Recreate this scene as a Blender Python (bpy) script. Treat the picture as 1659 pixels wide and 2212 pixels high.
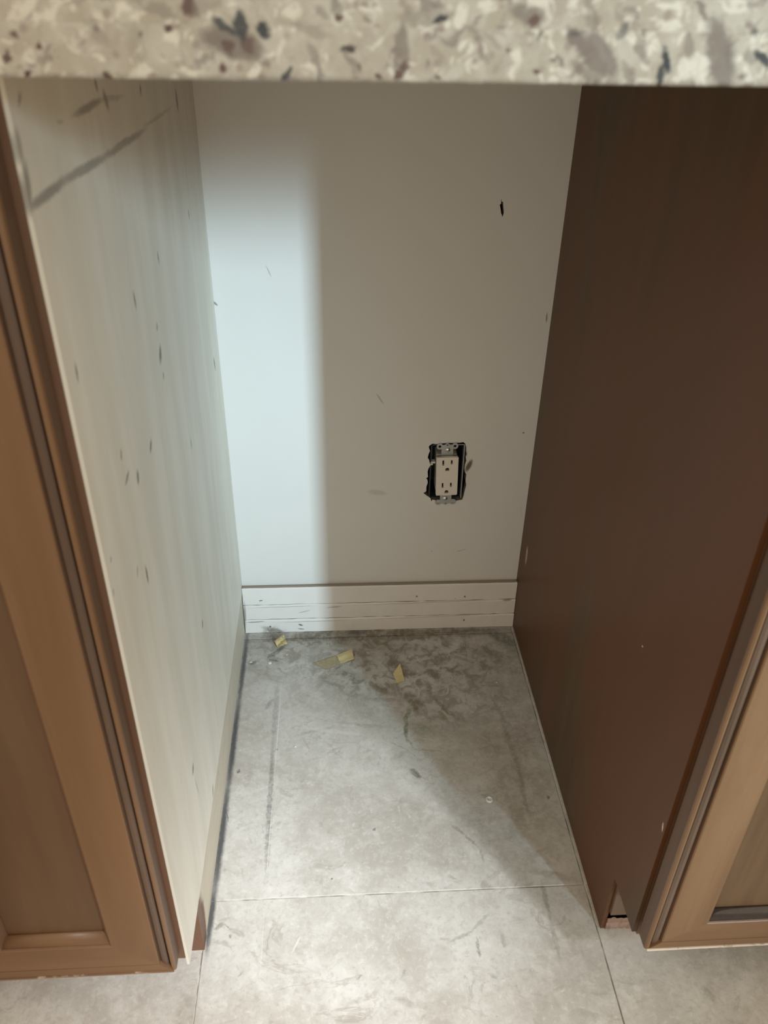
import bpy, bmesh, math, random
from mathutils import Vector, Matrix, noise
from mathutils.geometry import delaunay_2d_cdt

# ------------------------------------------------------------------ clear
for o in list(bpy.data.objects):
    bpy.data.objects.remove(o, do_unlink=True)
SC = bpy.context.scene
COL = SC.collection
PI = math.pi

# ------------------------------------------------------------------ camera
F_PX = 1755.0
PITCH, YAW, ROLL = 0.5744, 0.0689, 0.0197
fwd = Vector((math.sin(YAW) * math.cos(PITCH), math.cos(YAW) * math.cos(PITCH), -math.sin(PITCH)))
rgt = Vector((math.cos(YAW), -math.sin(YAW), 0))
upv = rgt.cross(fwd)
r2 = math.cos(ROLL) * rgt + math.sin(ROLL) * upv
u2 = -math.sin(ROLL) * rgt + math.cos(ROLL) * upv
cam_d = bpy.data.cameras.new('camera')
cam = bpy.data.objects.new('camera', cam_d)
COL.objects.link(cam)
m = Matrix((r2, u2, -fwd)).transposed().to_4x4()
m.translation = Vector((0.1558, -1.0526, 0.9083))
cam.matrix_world = m
cam_d.sensor_fit = 'VERTICAL'
cam_d.sensor_height = 36.0
cam_d.lens = F_PX / 2212.0 * 36.0
cam_d.clip_start = 0.02
cam_d.clip_end = 50
cam_d.dof.use_dof = True
cam_d.dof.focus_distance = 1.15
cam_d.dof.aperture_fstop = cam_d.lens / 3.2
SC.camera = cam

# ------------------------------------------------------------------ light
world = bpy.data.worlds.new('world')
SC.world = world
world.use_nodes = True
bg = world.node_tree.nodes['Background']
bg.inputs[0].default_value = (1.0, 0.82, 0.60, 1)
bg.inputs[1].default_value = 1.05

def area(name, loc, target, sx, sy, col, power, spread=180):
    d = bpy.data.lights.new(name, 'AREA')
    d.shape = 'RECTANGLE'
    d.size, d.size_y = sx, sy
    d.color = col
    d.energy = power
    d.spread = math.radians(spread)
    o = bpy.data.objects.new(name, d)
    COL.objects.link(o)
    o.location = loc
    o.rotation_euler = (Vector(target) - Vector(loc)).to_track_quat('-Z', 'Y').to_euler()
    return o
# daylight through a window behind the viewer, to the right
area('window_daylight', (1.83, -3.25, 1.47), (0.10, 0.0, 0.43), 0.11, 0.95, (0.64, 0.88, 1.0), 1.85, 17)
# added overhead source, no skylight known: narrow cool beam brightening the front floor
area('added_high_daylight', (1.27, -2.12, 2.3), (0.11, -0.54, 0.0), 0.35, 0.35, (0.93, 0.97, 1.0), 0.70, 11)

vs = SC.view_settings
vs.view_transform = 'Standard'
vs.look = 'None'
vs.exposure = 0.0
vs.gamma = 1.0
vs.use_curve_mapping = False

# ------------------------------------------------------------------ measured marks (plane coordinates, metres)
# each: centre u, v, half length, half width, angle, strength
PANEL_GREY = [
  (-0.5718, 0.8093, 0.0392, 0.0031, -0.0067, 0.8), (-0.4898, 0.808, 0.0617, 0.003, -0.0395, 0.7), (-0.3745, 0.8051, 0.0777, 0.0028, -0.019, 0.65), (-0.2324, 0.8054, 0.0698, 0.0019, -0.0072, 0.3),
  (-0.6011, 0.8378, 0.0081, 0.0041, -1.6501, 0.6), (-0.6016, 0.8178, 0.0129, 0.0045, -1.8886, 0.8), (-0.4583, 0.8395, 0.0352, 0.0025, 0.0039, 0.75), (-0.393, 0.8375, 0.0377, 0.002, -0.063, 0.35),
  (-0.5262, 0.8396, 0.0076, 0.0012, -0.127, 0.3),
]
PANEL_KNOT = [
  (-0.5863, 0.8576, 0.0069, 0.0025, -2.4426, 0.8), (-0.4309, 0.8498, 0.0079, 0.0044, -1.1462, 0.8), (-0.4104, 0.8382, 0.0126, 0.0068, -0.8787, 0.7), (-0.2894, 0.8332, 0.0065, 0.0046, -1.7859, 0.9),
  (-0.1168, 0.8071, 0.0154, 0.0084, -1.469, 0.8), (-0.1199, 0.6954, 0.0082, 0.0043, -1.3785, 0.8), (-0.3071, 0.7006, 0.0091, 0.0037, -1.3884, 0.8), (-0.4153, 0.6976, 0.011, 0.0036, -1.4839, 0.9),
  (-0.3507, 0.6524, 0.0061, 0.0039, -2.0154, 0.8), (-0.3528, 0.6273, 0.0132, 0.0076, -2.2278, 0.95), (-0.0482, 0.4914, 0.0157, 0.0068, -1.3245, 0.8), (-0.5838, 0.7089, 0.0096, 0.0026, -1.7044, 0.9),
  (-0.3525, 0.6064, 0.0058, 0.0041, -1.9288, 0.7), (-0.437, 0.5792, 0.0099, 0.0047, -2.4976, 0.95), (-0.5242, 0.6191, 0.0064, 0.0032, -2.0135, 0.8), (-0.2655, 0.4905, 0.0099, 0.005, -1.5429, 0.5),
  (-0.5198, 0.5972, 0.0112, 0.0033, -2.93, 0.85), (-0.4912, 0.5807, 0.0094, 0.0051, -1.851, 0.95), (-0.5133, 0.5016, 0.0139, 0.0039, -1.5541, 0.95), (-0.537, 0.5227, 0.0074, 0.0029, -2.2184, 0.6),
  (-0.5915, 0.5739, 0.0037, 0.0023, -2.21, 0.7), (-0.5997, 0.552, 0.0052, 0.0022, -1.9023, 0.6), (-0.3317, 0.2922, 0.0093, 0.0044, -1.8941, 0.9), (-0.4724, 0.2143, 0.0099, 0.0055, -2.2461, 0.95),
  (-0.4685, 0.1828, 0.026, 0.0011, -1.4471, 0.8), (-0.3999, 0.0879, 0.0121, 0.0055, -2.262, 0.8),
]
WALL_MARK = [
  (0.4442, 0.5348, 0.0081, 0.001, -1.533, 0.9), (0.4319, 0.3599, 0.0019, 0.0017, -1.46, 0.9), (0.2197, 0.4168, 0.0116, 0.0017, -0.9964, 0.35), (0.2176, 0.2609, 0.0179, 0.0057, -0.1554, 0.2),
  (0.0736, 0.5977, 0.0097, 0.0008, -1.1892, 0.45), (0.3537, 0.1492, 0.0098, 0.0014, 0.305, 0.3), (0.0015, 0.5557, 0.005, 0.0019, -0.781, 0.7), (0.3549, 0.3056, 0.0133, 0.0048, 1.2188, 0.95),
  (0.3486, 0.3302, 0.0101, 0.0021, -1.3691, 0.5), (0.3066, 0.1495, 0.0018, 0.0015, -1.522, 0.4), (0.444, 0.2217, 0.0147, 0.0014, -1.3788, 0.1),
]
BB_MARK = [
  (0.0294, 0.0652, 0.0037, 0.0014, 0.1799, 0.9), (0.042, 0.013, 0.0025, 0.0019, -1.6298, 1), (0.0922, 0.0154, 0.0048, 0.002, -0.3933, 0.9), (0.2845, 0.0661, 0.0024, 0.0019, -1.532, 0.9),
  (0.3642, 0.0637, 0.0025, 0.0019, -1.4996, 0.9), (0.3656, 0.0164, 0.0025, 0.002, -1.5004, 0.9), (0.3487, 0.0598, 0.0015, 0.0012, -1.506, 0.5), (0.0187, 0.024, 0.0184, 0.0012, 0.0164, 0.8),
  (0.0993, 0.0417, 0.0125, 0.001, 0.2551, 0.5), (0.1485, 0.0498, 0.0152, 0.0015, 0.0758, 0.5), (0.0466, 0.0053, 0.0238, 0.0065, -0.363, 0.5), (0.0927, 0.0065, 0.0066, 0.0015, -0.1851, 0.7),
  (0.0678, 0.0529, 0.0649, 0.0008, 0.0142, 0.5), (0.435, 0.0547, 0.0092, 0.0015, 0.0329, 0.6), (0.1122, 0.0222, 0.0661, 0.001, 0.0053, 0.4), (0.3005, 0.0544, 0.139, 0.0008, 0.0116, 0.4),
  (0.3095, 0.0253, 0.1332, 0.001, 0.013, 0.35), (0.0016, 0.0334, 0.0344, 0.0023, -1.6231, 0.6),
]
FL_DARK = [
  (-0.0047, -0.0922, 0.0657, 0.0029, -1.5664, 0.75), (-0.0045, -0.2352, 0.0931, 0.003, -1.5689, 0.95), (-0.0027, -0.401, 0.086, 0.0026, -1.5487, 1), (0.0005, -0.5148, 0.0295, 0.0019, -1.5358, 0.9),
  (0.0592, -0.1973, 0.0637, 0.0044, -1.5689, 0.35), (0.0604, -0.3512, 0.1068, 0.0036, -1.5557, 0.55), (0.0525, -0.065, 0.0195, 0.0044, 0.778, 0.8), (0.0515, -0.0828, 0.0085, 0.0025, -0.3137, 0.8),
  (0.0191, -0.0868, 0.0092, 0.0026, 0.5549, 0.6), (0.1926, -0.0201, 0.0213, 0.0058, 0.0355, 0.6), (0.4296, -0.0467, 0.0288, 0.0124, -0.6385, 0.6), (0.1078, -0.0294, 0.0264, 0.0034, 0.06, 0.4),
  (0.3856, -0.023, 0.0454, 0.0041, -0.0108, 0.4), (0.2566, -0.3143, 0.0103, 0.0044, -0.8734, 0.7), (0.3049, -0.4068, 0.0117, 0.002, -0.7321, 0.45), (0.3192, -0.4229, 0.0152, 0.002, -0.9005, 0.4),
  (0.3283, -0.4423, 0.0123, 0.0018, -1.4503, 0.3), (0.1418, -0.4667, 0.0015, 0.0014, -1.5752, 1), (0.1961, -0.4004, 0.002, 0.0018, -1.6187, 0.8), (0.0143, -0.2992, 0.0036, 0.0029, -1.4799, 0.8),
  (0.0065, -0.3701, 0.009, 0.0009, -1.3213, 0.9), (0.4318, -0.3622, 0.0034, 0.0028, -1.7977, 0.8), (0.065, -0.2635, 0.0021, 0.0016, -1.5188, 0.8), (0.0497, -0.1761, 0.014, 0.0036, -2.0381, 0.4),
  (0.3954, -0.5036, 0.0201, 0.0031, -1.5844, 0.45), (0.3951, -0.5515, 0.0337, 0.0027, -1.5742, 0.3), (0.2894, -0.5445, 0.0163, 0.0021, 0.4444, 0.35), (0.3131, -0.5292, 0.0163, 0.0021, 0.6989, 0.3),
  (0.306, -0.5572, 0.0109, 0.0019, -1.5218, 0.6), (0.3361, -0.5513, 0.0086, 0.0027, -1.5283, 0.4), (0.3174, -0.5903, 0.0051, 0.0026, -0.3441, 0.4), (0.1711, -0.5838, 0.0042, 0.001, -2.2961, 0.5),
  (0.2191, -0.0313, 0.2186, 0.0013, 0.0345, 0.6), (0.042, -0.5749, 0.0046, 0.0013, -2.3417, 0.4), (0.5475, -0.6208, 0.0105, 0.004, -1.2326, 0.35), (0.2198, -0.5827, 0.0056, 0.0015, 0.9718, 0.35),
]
FL_BROWN = [
  (0.2289, -0.0295, 0.2187, 0.0138, 0.0055, 0.75), (0.1634, -0.116, 0.0471, 0.0107, -0.4506, 0.4), (0.2328, -0.058, 0.0639, 0.0144, -0.1524, 0.4), (0.1974, -0.1384, 0.03, 0.0044, -1.3986, 0.4),
  (0.2513, -0.1062, 0.026, 0.0097, -0.6697, 0.75), (0.2154, -0.1514, 0.0193, 0.0072, -0.6658, 0.75), (0.3061, -0.1291, 0.0219, 0.0072, -0.9334, 0.5), (0.2634, -0.1752, 0.027, 0.0103, -0.8643, 0.8),  # first entry is the tape scrap's cast shadow, painted brown
  (0.2674, -0.1909, 0.0197, 0.0046, -1.5213, 0.9), (0.2927, -0.156, 0.0178, 0.0044, -1.5143, 0.7), (0.3094, -0.1921, 0.028, 0.005, -0.9726, 0.65), (0.2223, -0.175, 0.0319, 0.0038, -0.076, 0.4),
  (0.0124, -0.5199, 0.0076, 0.0026, 0.6753, 0.7), (0.0212, -0.5195, 0.0081, 0.0009, -0.6544, 0.6), (0.0277, -0.5315, 0.0022, 0.0021, -1.4729, 0.6), (0.3915, -0.1995, 0.0324, 0.0034, -1.3769, 0.4),
  (0.3978, -0.2708, 0.0482, 0.0045, -1.4756, 0.45), (0.3999, -0.3517, 0.0429, 0.0035, -1.5984, 0.45), (0.1888, -0.2241, 0.0475, 0.0031, -0.1633, 0.25), (0.1183, -0.2334, 0.0303, 0.0026, 0.2766, 0.25),
  (0.1445, -0.2684, 0.0234, 0.0018, -0.9239, 0.2), (0.1737, -0.6066, 0.0203, 0.0029, 0.3679, 0.3), (0.2217, -0.6143, 0.0192, 0.0036, -0.2925, 0.3), (0.3881, -0.2008, 0.0254, 0.0017, 0.3211, 0.3),
  (0.2773, -0.2753, 0.0164, 0.0017, -0.1002, 0.35), (0.4116, -0.474, 0.0303, 0.0051, -0.2945, 0.3), (0.3873, -0.0731, 0.0289, 0.0133, -0.4027, 0.4), (0.3618, -0.14, 0.0357, 0.0033, -1.2564, 0.3),
  (-0.0109, -0.6148, 0.0289, 0.0128, -1.6527, 0.35),
]
FL_GREEN = [
  (0.2545, -0.2079, 0.0184, 0.0042, -1.8731, 0.8), (0.2508, -0.2363, 0.02, 0.0034, -1.5912, 0.9), (0.2545, -0.2599, 0.011, 0.0014, -1.1459, 0.7), (0.2787, -0.2377, 0.0256, 0.0122, -0.3787, 0.45),
  (0.312, -0.2209, 0.015, 0.0049, -0.9302, 0.45), (0.4272, -0.0533, 0.0355, 0.0151, -0.9946, 0.3),
]
FL_ZONE = [
  (0.27, -0.1, 0.2, 0.075, 0.05, 0.75), (0.22, -0.03, 0.24, 0.035, 0.03, 0.8), (0.33, -0.17, 0.1, 0.07, 0.3, 0.55), (0.06, -0.07, 0.07, 0.06, 0, 0.5),
  (0.4, -0.3, 0.05, 0.2, 0, 0.3),
]
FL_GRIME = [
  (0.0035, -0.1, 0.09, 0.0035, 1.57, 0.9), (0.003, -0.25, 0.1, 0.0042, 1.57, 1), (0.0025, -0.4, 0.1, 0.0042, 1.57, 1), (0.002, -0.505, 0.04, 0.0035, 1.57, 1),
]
FL_LIGHT = [
  (0.065, -0.2233, 0.1057, 0.0006, -1.5805, 0.8), (0.0632, -0.4073, 0.0794, 0.0005, -1.5811, 0.8), (0.063, -0.5417, 0.0519, 0.0005, -1.5641, 0.35), (0.1446, -0.2345, 0.059, 0.0043, -0.2033, 0.25),
  (0.1014, -0.5445, 0.013, 0.0016, -2.0114, 0.5), (0.1999, -0.3225, 0.0854, 0.0224, -0.4882, 0.15),
]
PLINTH = [
  (-0.54, 0.0235, 0.0605, 0.0224, -1.7815, 1), (-0.55, 0.0363, 0.0747, 0.011, -1.2893, 1), (-0.4992, -0.009, 0.0641, 0.0051, 2.8606, 0.3),
]
CT_TAUPE = [
  (0.2748, 0.8837, 0.0118, 0.0053, -0.8673, 0.85), (0.2653, 0.889, 0.008, 0.0031, -0.7947, 0.9), (0.3288, 0.8848, 0.015, 0.0052, -1.102, 0.85), (0.1154, 0.8865, 0.0125, 0.0055, -0.2371, 0.9),
  (0.1867, 0.8841, 0.0121, 0.003, -1.6545, 0.7), (0.1972, 0.8982, 0.0114, 0.0034, 0.1738, 0.45), (0.2414, 0.8993, 0.0086, 0.0037, -0.3318, 0.75), (0.2925, 0.888, 0.0023, 0.0027, -1.3807, 0.6),
  (0.1641, 0.8816, 0.0045, 0.0013, -0.9203, 0.6), (0.3137, 0.8883, 0.0049, 0.002, -1.1705, 0.55), (0.2567, 0.8822, 0.0038, 0.001, -0.6735, 0.7), (0.1491, 0.8826, 0.0043, 0.002, -1.1499, 0.5),
  (0.3423, 0.8851, 0.0024, 0.0027, -1.3082, 0.5), (0.0839, 0.8986, 0.0091, 0.0023, -0.357, 0.45), (0.3168, 0.9022, 0.0049, 0.0012, -0.7601, 0.8), (0.3214, 0.8988, 0.0033, 0.0011, -0.402, 0.7),
  (0.1603, 0.8991, 0.0051, 0.0023, -1.297, 0.65), (0.2686, 0.8989, 0.0072, 0.0024, -1.093, 0.5), (0.1272, 0.8797, 0.0028, 0.0011, -0.5396, 0.6), (0.2437, 0.8925, 0.003, 0.0008, -0.3735, 0.4),
  (0.2921, 0.8875, 0.0083, 0.0015, -0.9966, 0.6), (0.1481, 0.892, 0.008, 0.0019, -0.2695, 0.35), (0.0743, 0.885, 0.0077, 0.0026, -1.5285, 0.25), (0.0588, 0.8899, 0.0053, 0.0029, -0.7941, 0.3),
  (0.2274, 0.8889, 0.0046, 0.0014, -0.5646, 0.35), (0.2034, 0.8842, 0.0052, 0.0015, -0.7721, 0.3), (0.2175, 0.8926, 0.0037, 0.0012, -0.5385, 0.5), (0.289, 0.8786, 0.0052, 0.0018, -0.7278, 0.5),
  (0.2693, 0.878, 0.0081, 0.0019, -0.4152, 0.6), (0.1021, 0.8997, 0.0083, 0.0024, 0.1551, 0.4), (0.1531, 0.8977, 0.0031, 0.0017, -0.8456, 0.5), (0.2807, 0.8991, 0.0041, 0.0009, -0.908, 0.4),
  (0.1672, 0.8793, 0.0035, 0.0012, -0.8605, 0.55),
]
CT_BURG = [
  (0.1651, 0.8858, 0.0016, 0.0019, -1.5767, 1), (0.1105, 0.8777, 0.0016, 0.0018, -1.6601, 0.95), (0.1137, 0.8853, 0.0019, 0.0022, -1.6562, 0.8), (0.1209, 0.8866, 0.003, 0.002, -1.0179, 0.7),
  (0.1609, 0.8961, 0.0013, 0.0015, -1.5835, 0.9), (0.1856, 0.876, 0.0018, 0.002, -1.5453, 0.9), (0.1883, 0.8792, 0.0018, 0.002, -1.541, 0.8), (0.2441, 0.8973, 0.002, 0.0024, -1.4525, 0.8),
  (0.2474, 0.8785, 0.0011, 0.0012, -1.4509, 0.9), (0.1774, 0.8744, 0.0013, 0.0014, -1.5578, 0.9), (0.2044, 0.8748, 0.0011, 0.0012, -1.5167, 0.9), (0.0248, 0.8886, 0.0013, 0.0014, -1.7917, 0.9),
  (0.0339, 0.8849, 0.0012, 0.0013, -1.777, 1), (0.0191, 0.8804, 0.0021, 0.0012, -1.6894, 0.95), (0.0262, 0.8741, 0.0012, 0.0013, -1.7849, 1), (0.0878, 0.8915, 0.0012, 0.0013, -1.6972, 1),
  (0.06, 0.8742, 0.0016, 0.0012, 2.5005, 0.9), (0.3401, 0.8774, 0.0011, 0.0013, -1.3143, 0.6), (0.2925, 0.8932, 0.0012, 0.0014, -1.3791, 0.6), (0.1974, 0.8707, 0.0005, 0.0006, -1.5276, 0.6),
  (0.0758, 0.8888, 0.0008, 0.0009, -1.7149, 0.6), (0.2531, 0.8825, 0.0008, 0.0009, -1.4416, 0.7), (0.2344, 0.8858, 0.0008, 0.0009, -1.4694, 0.7), (0.1687, 0.8784, 0.0009, 0.001, -1.5711, 0.7),
  (0.26, 0.8695, 0.0002, 0.0004, -1.4337, 0.1), (0.0977, 0.9004, 0.0038, 0.0021, -1.509, 0.9), (0.0585, 0.8908, 0.0008, 0.0009, -1.7417, 0.5), (0.1712, 0.9009, 0.0009, 0.0011, -1.5671, 0.5),
  (0.1751, 0.902, 0.0007, 0.0009, -1.5609, 0.5), (0.1717, 0.8959, 0.0009, 0.0011, -1.5664, 0.5),
]
CT_BLACK = [
  (0.1121, 0.8932, 0.0046, 0.0016, -0.3844, 0.9), (0.1187, 0.8936, 0.0051, 0.0025, -1.4192, 0.95), (0.1288, 0.8916, 0.0022, 0.0025, -1.6334, 1), (0.1372, 0.8752, 0.0033, 0.0013, 0.9812, 0.9),
  (0.2028, 0.8972, 0.0028, 0.0011, 0.3759, 1), (0.3049, 0.8826, 0.0056, 0.0019, -1.2215, 1), (0.3037, 0.8768, 0.004, 0.0014, -1.2033, 0.95), (0.3486, 0.8845, 0.0048, 0.0016, -0.689, 0.95),
  (0.2827, 0.8935, 0.0028, 0.0015, -1.782, 0.6), (0.1642, 0.8856, 0.0036, 0.001, -2.8581, 0.8), (0.2479, 0.8913, 0.0021, 0.0008, -1.757, 0.7), (0.264, 0.8934, 0.0035, 0.0012, 0.0921, 0.5),
  (0.3421, 0.8936, 0.0013, 0.0015, -1.3052, 0.7),
]
HOLE = [
  (0.2945, 0.3414), (0.298, 0.3439), (0.3035, 0.343), (0.3107, 0.3437),
  (0.3198, 0.3446), (0.3289, 0.3447), (0.338, 0.3448), (0.3434, 0.3458),
  (0.3468, 0.3432), (0.3488, 0.337), (0.3485, 0.3308), (0.3502, 0.3256),
  (0.3489, 0.3204), (0.3504, 0.3146), (0.3489, 0.3078), (0.3486, 0.3014),
  (0.3494, 0.295), (0.3521, 0.2907), (0.3516, 0.2799), (0.3533, 0.2722),
  (0.352, 0.2635), (0.3507, 0.2525), (0.349, 0.2456), (0.3438, 0.2446),
  (0.3353, 0.2436), (0.3238, 0.2445), (0.3124, 0.2441), (0.3028, 0.2465),
  (0.301, 0.2434), (0.2998, 0.249), (0.2939, 0.2536), (0.2882, 0.2586),
  (0.2924, 0.2619), (0.2924, 0.2701), (0.294, 0.2766), (0.2934, 0.282),
  (0.2911, 0.2847), (0.2939, 0.2868), (0.2929, 0.296), (0.2938, 0.3013),
  (0.297, 0.3076), (0.2955, 0.3107), (0.2941, 0.3171), (0.292, 0.3202),
  (0.2933, 0.3275), (0.2949, 0.3316), (0.2926, 0.3388),
]
SLIT = [
  (0.3672, 0.6881), (0.3682, 0.6845), (0.3699, 0.6845), (0.3711, 0.6777),
  (0.3722, 0.6721), (0.3718, 0.6688), (0.3711, 0.6672), (0.3707, 0.6656),
  (0.37, 0.6684), (0.3689, 0.6704), (0.368, 0.6745), (0.3662, 0.6809),
  (0.3678, 0.6825), (0.3671, 0.6857),
]
TAPE_A = [
  (0.048, -0.0395), (0.0641, -0.0265), (0.0711, -0.0482), (0.0572, -0.0576),
]
TAPE_B = [
  (0.151, -0.0756), (0.1764, -0.0653), (0.1791, -0.086), (0.1567, -0.0961),
]
TAPE_T = [
  (0.1147, -0.0923), (0.1503, -0.0766), (0.1567, -0.0961), (0.1339, -0.1067),
]
TAPE_C = [
  (0.2393, -0.1213), (0.2516, -0.1042), (0.2567, -0.1372), (0.2441, -0.1422),
]
PTS = [
  (0.3517, -0.3622), (0.3465, -0.362), (0.091, -0.2613), (0.3995, -0.1472),
  (0.0449, -0.0894), (0.0146, -0.0861), (0.0713, -0.0713), (0.0456, -0.0108),
  (0.0638, -0.071), (0.0932, -0.2908),
]


# ------------------------------------------------------------------ materials
class NT:
    def __init__(self, name):
        self.m = bpy.data.materials.new(name)
        self.m.use_nodes = True
        self.t = self.m.node_tree
        self.n = self.t.nodes
        self.b = self.n['Principled BSDF']
        self.geo = None
    def new(self, typ, **kw):
        nd = self.n.new(typ)
        for k, v in kw.items():
            setattr(nd, k, v)
        return nd
    def link(self, a, b):
        self.t.links.new(a, b)
    def put(self, sock, v):
        if hasattr(v, 'links') or isinstance(v, bpy.types.NodeSocket):
            self.link(v, sock)
        else:
            if isinstance(v, tuple) and len(v) == 3 and sock.type == 'RGBA':
                v = v + (1,)
            sock.default_value = v
    def pos(self):
        if self.geo is None:
            self.geo = self.new('ShaderNodeNewGeometry')
        return self.geo.outputs['Position']
    def math(self, op, a, b=0.0, clamp=False):
        nd = self.new('ShaderNodeMath', operation=op, use_clamp=clamp)
        self.put(nd.inputs[0], a)
        self.put(nd.inputs[1], b)
        return nd.outputs[0]
    def vmath(self, op, a, b=(0, 0, 0)):
        nd = self.new('ShaderNodeVectorMath', operation=op)
        self.put(nd.inputs[0], a)
        self.put(nd.inputs[1], b)
        return nd.outputs['Value'] if op == 'LENGTH' else nd.outputs[0]
    def scale(self, v, s):
        return self.vmath('MULTIPLY', v, s)
    def noise(self, v, sc, detail=4, rough=0.55, color=False, dist=0.0):
        nd = self.new('ShaderNodeTexNoise')
        self.put(nd.inputs['Vector'], v)
        nd.inputs['Scale'].default_value = sc
        nd.inputs['Detail'].default_value = detail
        nd.inputs['Roughness'].default_value = rough
        nd.inputs['Distortion'].default_value = dist
        return nd.outputs['Color' if color else 'Fac']
    def ramp(self, f, lo, hi, a=0.0, b=1.0, smooth=True):
        nd = self.new('ShaderNodeMapRange', interpolation_type='SMOOTHSTEP' if smooth else 'LINEAR')
        self.put(nd.inputs['Value'], f)
        nd.inputs['From Min'].default_value = lo
        nd.inputs['From Max'].default_value = hi
        nd.inputs['To Min'].default_value = a
        nd.inputs['To Max'].default_value = b
        return nd.outputs[0]
    def mix(self, f, a, b, mode='MIX'):
        nd = self.new('ShaderNodeMix', data_type='RGBA', blend_type=mode)
        self.put(nd.inputs[0], f)
        self.put(nd.inputs[6], a)
        self.put(nd.inputs[7], b)
        return nd.outputs[2]
    def uv(self, axes, wob=0.0, wsc=60.0):
        sep = self.new('ShaderNodeSeparateXYZ')
        self.link(self.pos(), sep.inputs[0])
        c = self.new('ShaderNodeCombineXYZ')
        self.link(sep.outputs[axes[0]], c.inputs[0])
        self.link(sep.outputs[axes[1]], c.inputs[1])
        v = c.outputs[0]
        if wob:
            w = self.noise(self.pos(), wsc, 5, 0.7, color=True)
            w = self.vmath('SUBTRACT', w, (0.5, 0.5, 0.5))
            w = self.scale(w, (wob, wob, 0))
            v = self.vmath('ADD', v, w)
        return v
    def blots(self, v, lst, lo=0.45, hi=1.1):
        acc = None
        for (u, w, hl, hw, ang, s) in lst:
            if acc is not None:      # keeps the node evaluation sequential
                ma = self.new('ShaderNodeVectorMath', operation='MULTIPLY_ADD')
                self.link(acc, ma.inputs[0])
                ma.inputs[1].default_value = (1e-7, 1e-7, 1e-7)
                self.link(v, ma.inputs[2])
                v = ma.outputs[0]
            mp = self.new('ShaderNodeMapping', vector_type='TEXTURE')
            self.link(v, mp.inputs['Vector'])
            mp.inputs['Location'].default_value = (u, w, 0)
            mp.inputs['Rotation'].default_value = (0, 0, ang)
            mp.inputs['Scale'].default_value = (hl, hw, 1)
            l = self.vmath('LENGTH', mp.outputs[0])
            f = self.ramp(l, lo, hi, s, 0.0)
            acc = f if acc is None else self.math('MAXIMUM', acc, f)
        return acc
    def out(self, col, rough=0.5, spec=0.5, **kw):
        self.put(self.b.inputs['Base Color'], col)
        self.put(self.b.inputs['Roughness'], rough)
        self.b.inputs['Specular IOR Level'].default_value = spec
        for k, v in kw.items():
            self.put(self.b.inputs[k], v)
        return self.m
    def bump(self, h, strength=0.2, dist=0.001):
        nd = self.new('ShaderNodeBump')
        nd.inputs['Strength'].default_value = strength
        nd.inputs['Distance'].default_value = dist
        self.link(h, nd.inputs['Height'])
        self.link(nd.outputs[0], self.b.inputs['Normal'])

MAT = {}

def mk_wall():
    t = NT('painted_drywall')
    p = t.pos()
    c = t.mix(t.noise(p, 6, 3), (0.66, 0.65, 0.63), (0.71, 0.70, 0.68))
    uv = t.uv((0, 2), 0.002, 200)
    c = t.mix(t.blots(uv, WALL_MARK), c, (0.12, 0.095, 0.075))
    t.bump(t.noise(p, 900, 2), 0.06, 0.0006)
    return t.out(c, 0.55, 0.3)
MAT['wall'] = mk_wall()

def simple(name, col, rough=0.5, spec=0.5, var=0.12, sc=40, **kw):
    t = NT(name)
    d = tuple(x * (1 - var) for x in col)
    l = tuple(min(1, x * (1 + var)) for x in col)
    c = t.mix(t.noise(t.pos(), sc, 4), d, l)
    return t.out(c, rough, spec, **kw)
MAT['gypsum'] = simple('torn_gypsum', (0.30, 0.25, 0.20), 0.9, 0.1, 0.4, 400)
MAT['cavity_gap_shade'] = simple('wall_cavity_gap_shade', (0.03, 0.028, 0.025), 0.9, 0.1)

def mk_baseboard():
    t = NT('painted_baseboard')
    p = t.pos()
    c = t.mix(t.noise(p, 14, 4), (0.72, 0.69, 0.66), (0.80, 0.78, 0.76))
    grain = t.noise(t.scale(p, (6, 60, 220)), 3, 5, 0.7)
    c = t.mix(t.ramp(grain, 0.60, 0.75, 0, 0.35), c, (0.45, 0.40, 0.35))
    uv = t.uv((0, 2), 0.0016, 160)
    c = t.mix(t.blots(uv, BB_MARK), c, (0.10, 0.085, 0.07))
    # dusty brown film on the upward ledge
    g = t.geo
    sep = t.new('ShaderNodeSeparateXYZ')
    t.link(g.outputs['Normal'], sep.inputs[0])
    c = t.mix(t.ramp(sep.outputs[2], 0.7, 0.95, 0, 0.85), c, (0.30, 0.235, 0.17))
    return t.out(c, 0.45, 0.4)
MAT['baseboard'] = mk_baseboard()

def mk_panel():
    t = NT('cream_side_panel')
    p = t.pos()
    st = t.noise(t.scale(p, (1, 9, 1.4)), 3.0, 4, 0.55)
    c = t.mix(t.ramp(st, 0.3, 0.75), (0.67, 0.63, 0.54), (0.76, 0.73, 0.65))
    st2 = t.noise(t.scale(p, (1, 60, 2.5)), 2.2, 5, 0.65)
    c = t.mix(t.ramp(st2, 0.55, 0.80, 0, 0.10), c, (0.50, 0.44, 0.38))
    uv = t.uv((1, 2), 0.005, 45)
    c = t.mix(t.blots(uv, PANEL_GREY, 0.5, 1.5), c, (0.25, 0.225, 0.20))
    uv2 = t.uv((1, 2), 0.003, 150)
    c = t.mix(t.blots(uv2, PANEL_KNOT, 0.25, 0.92), c, (0.20, 0.16, 0.14))
    t.bump(st2, 0.012, 0.0005)
    return t.out(c, 0.5, 0.35)
MAT['panel_white'] = mk_panel()

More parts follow.
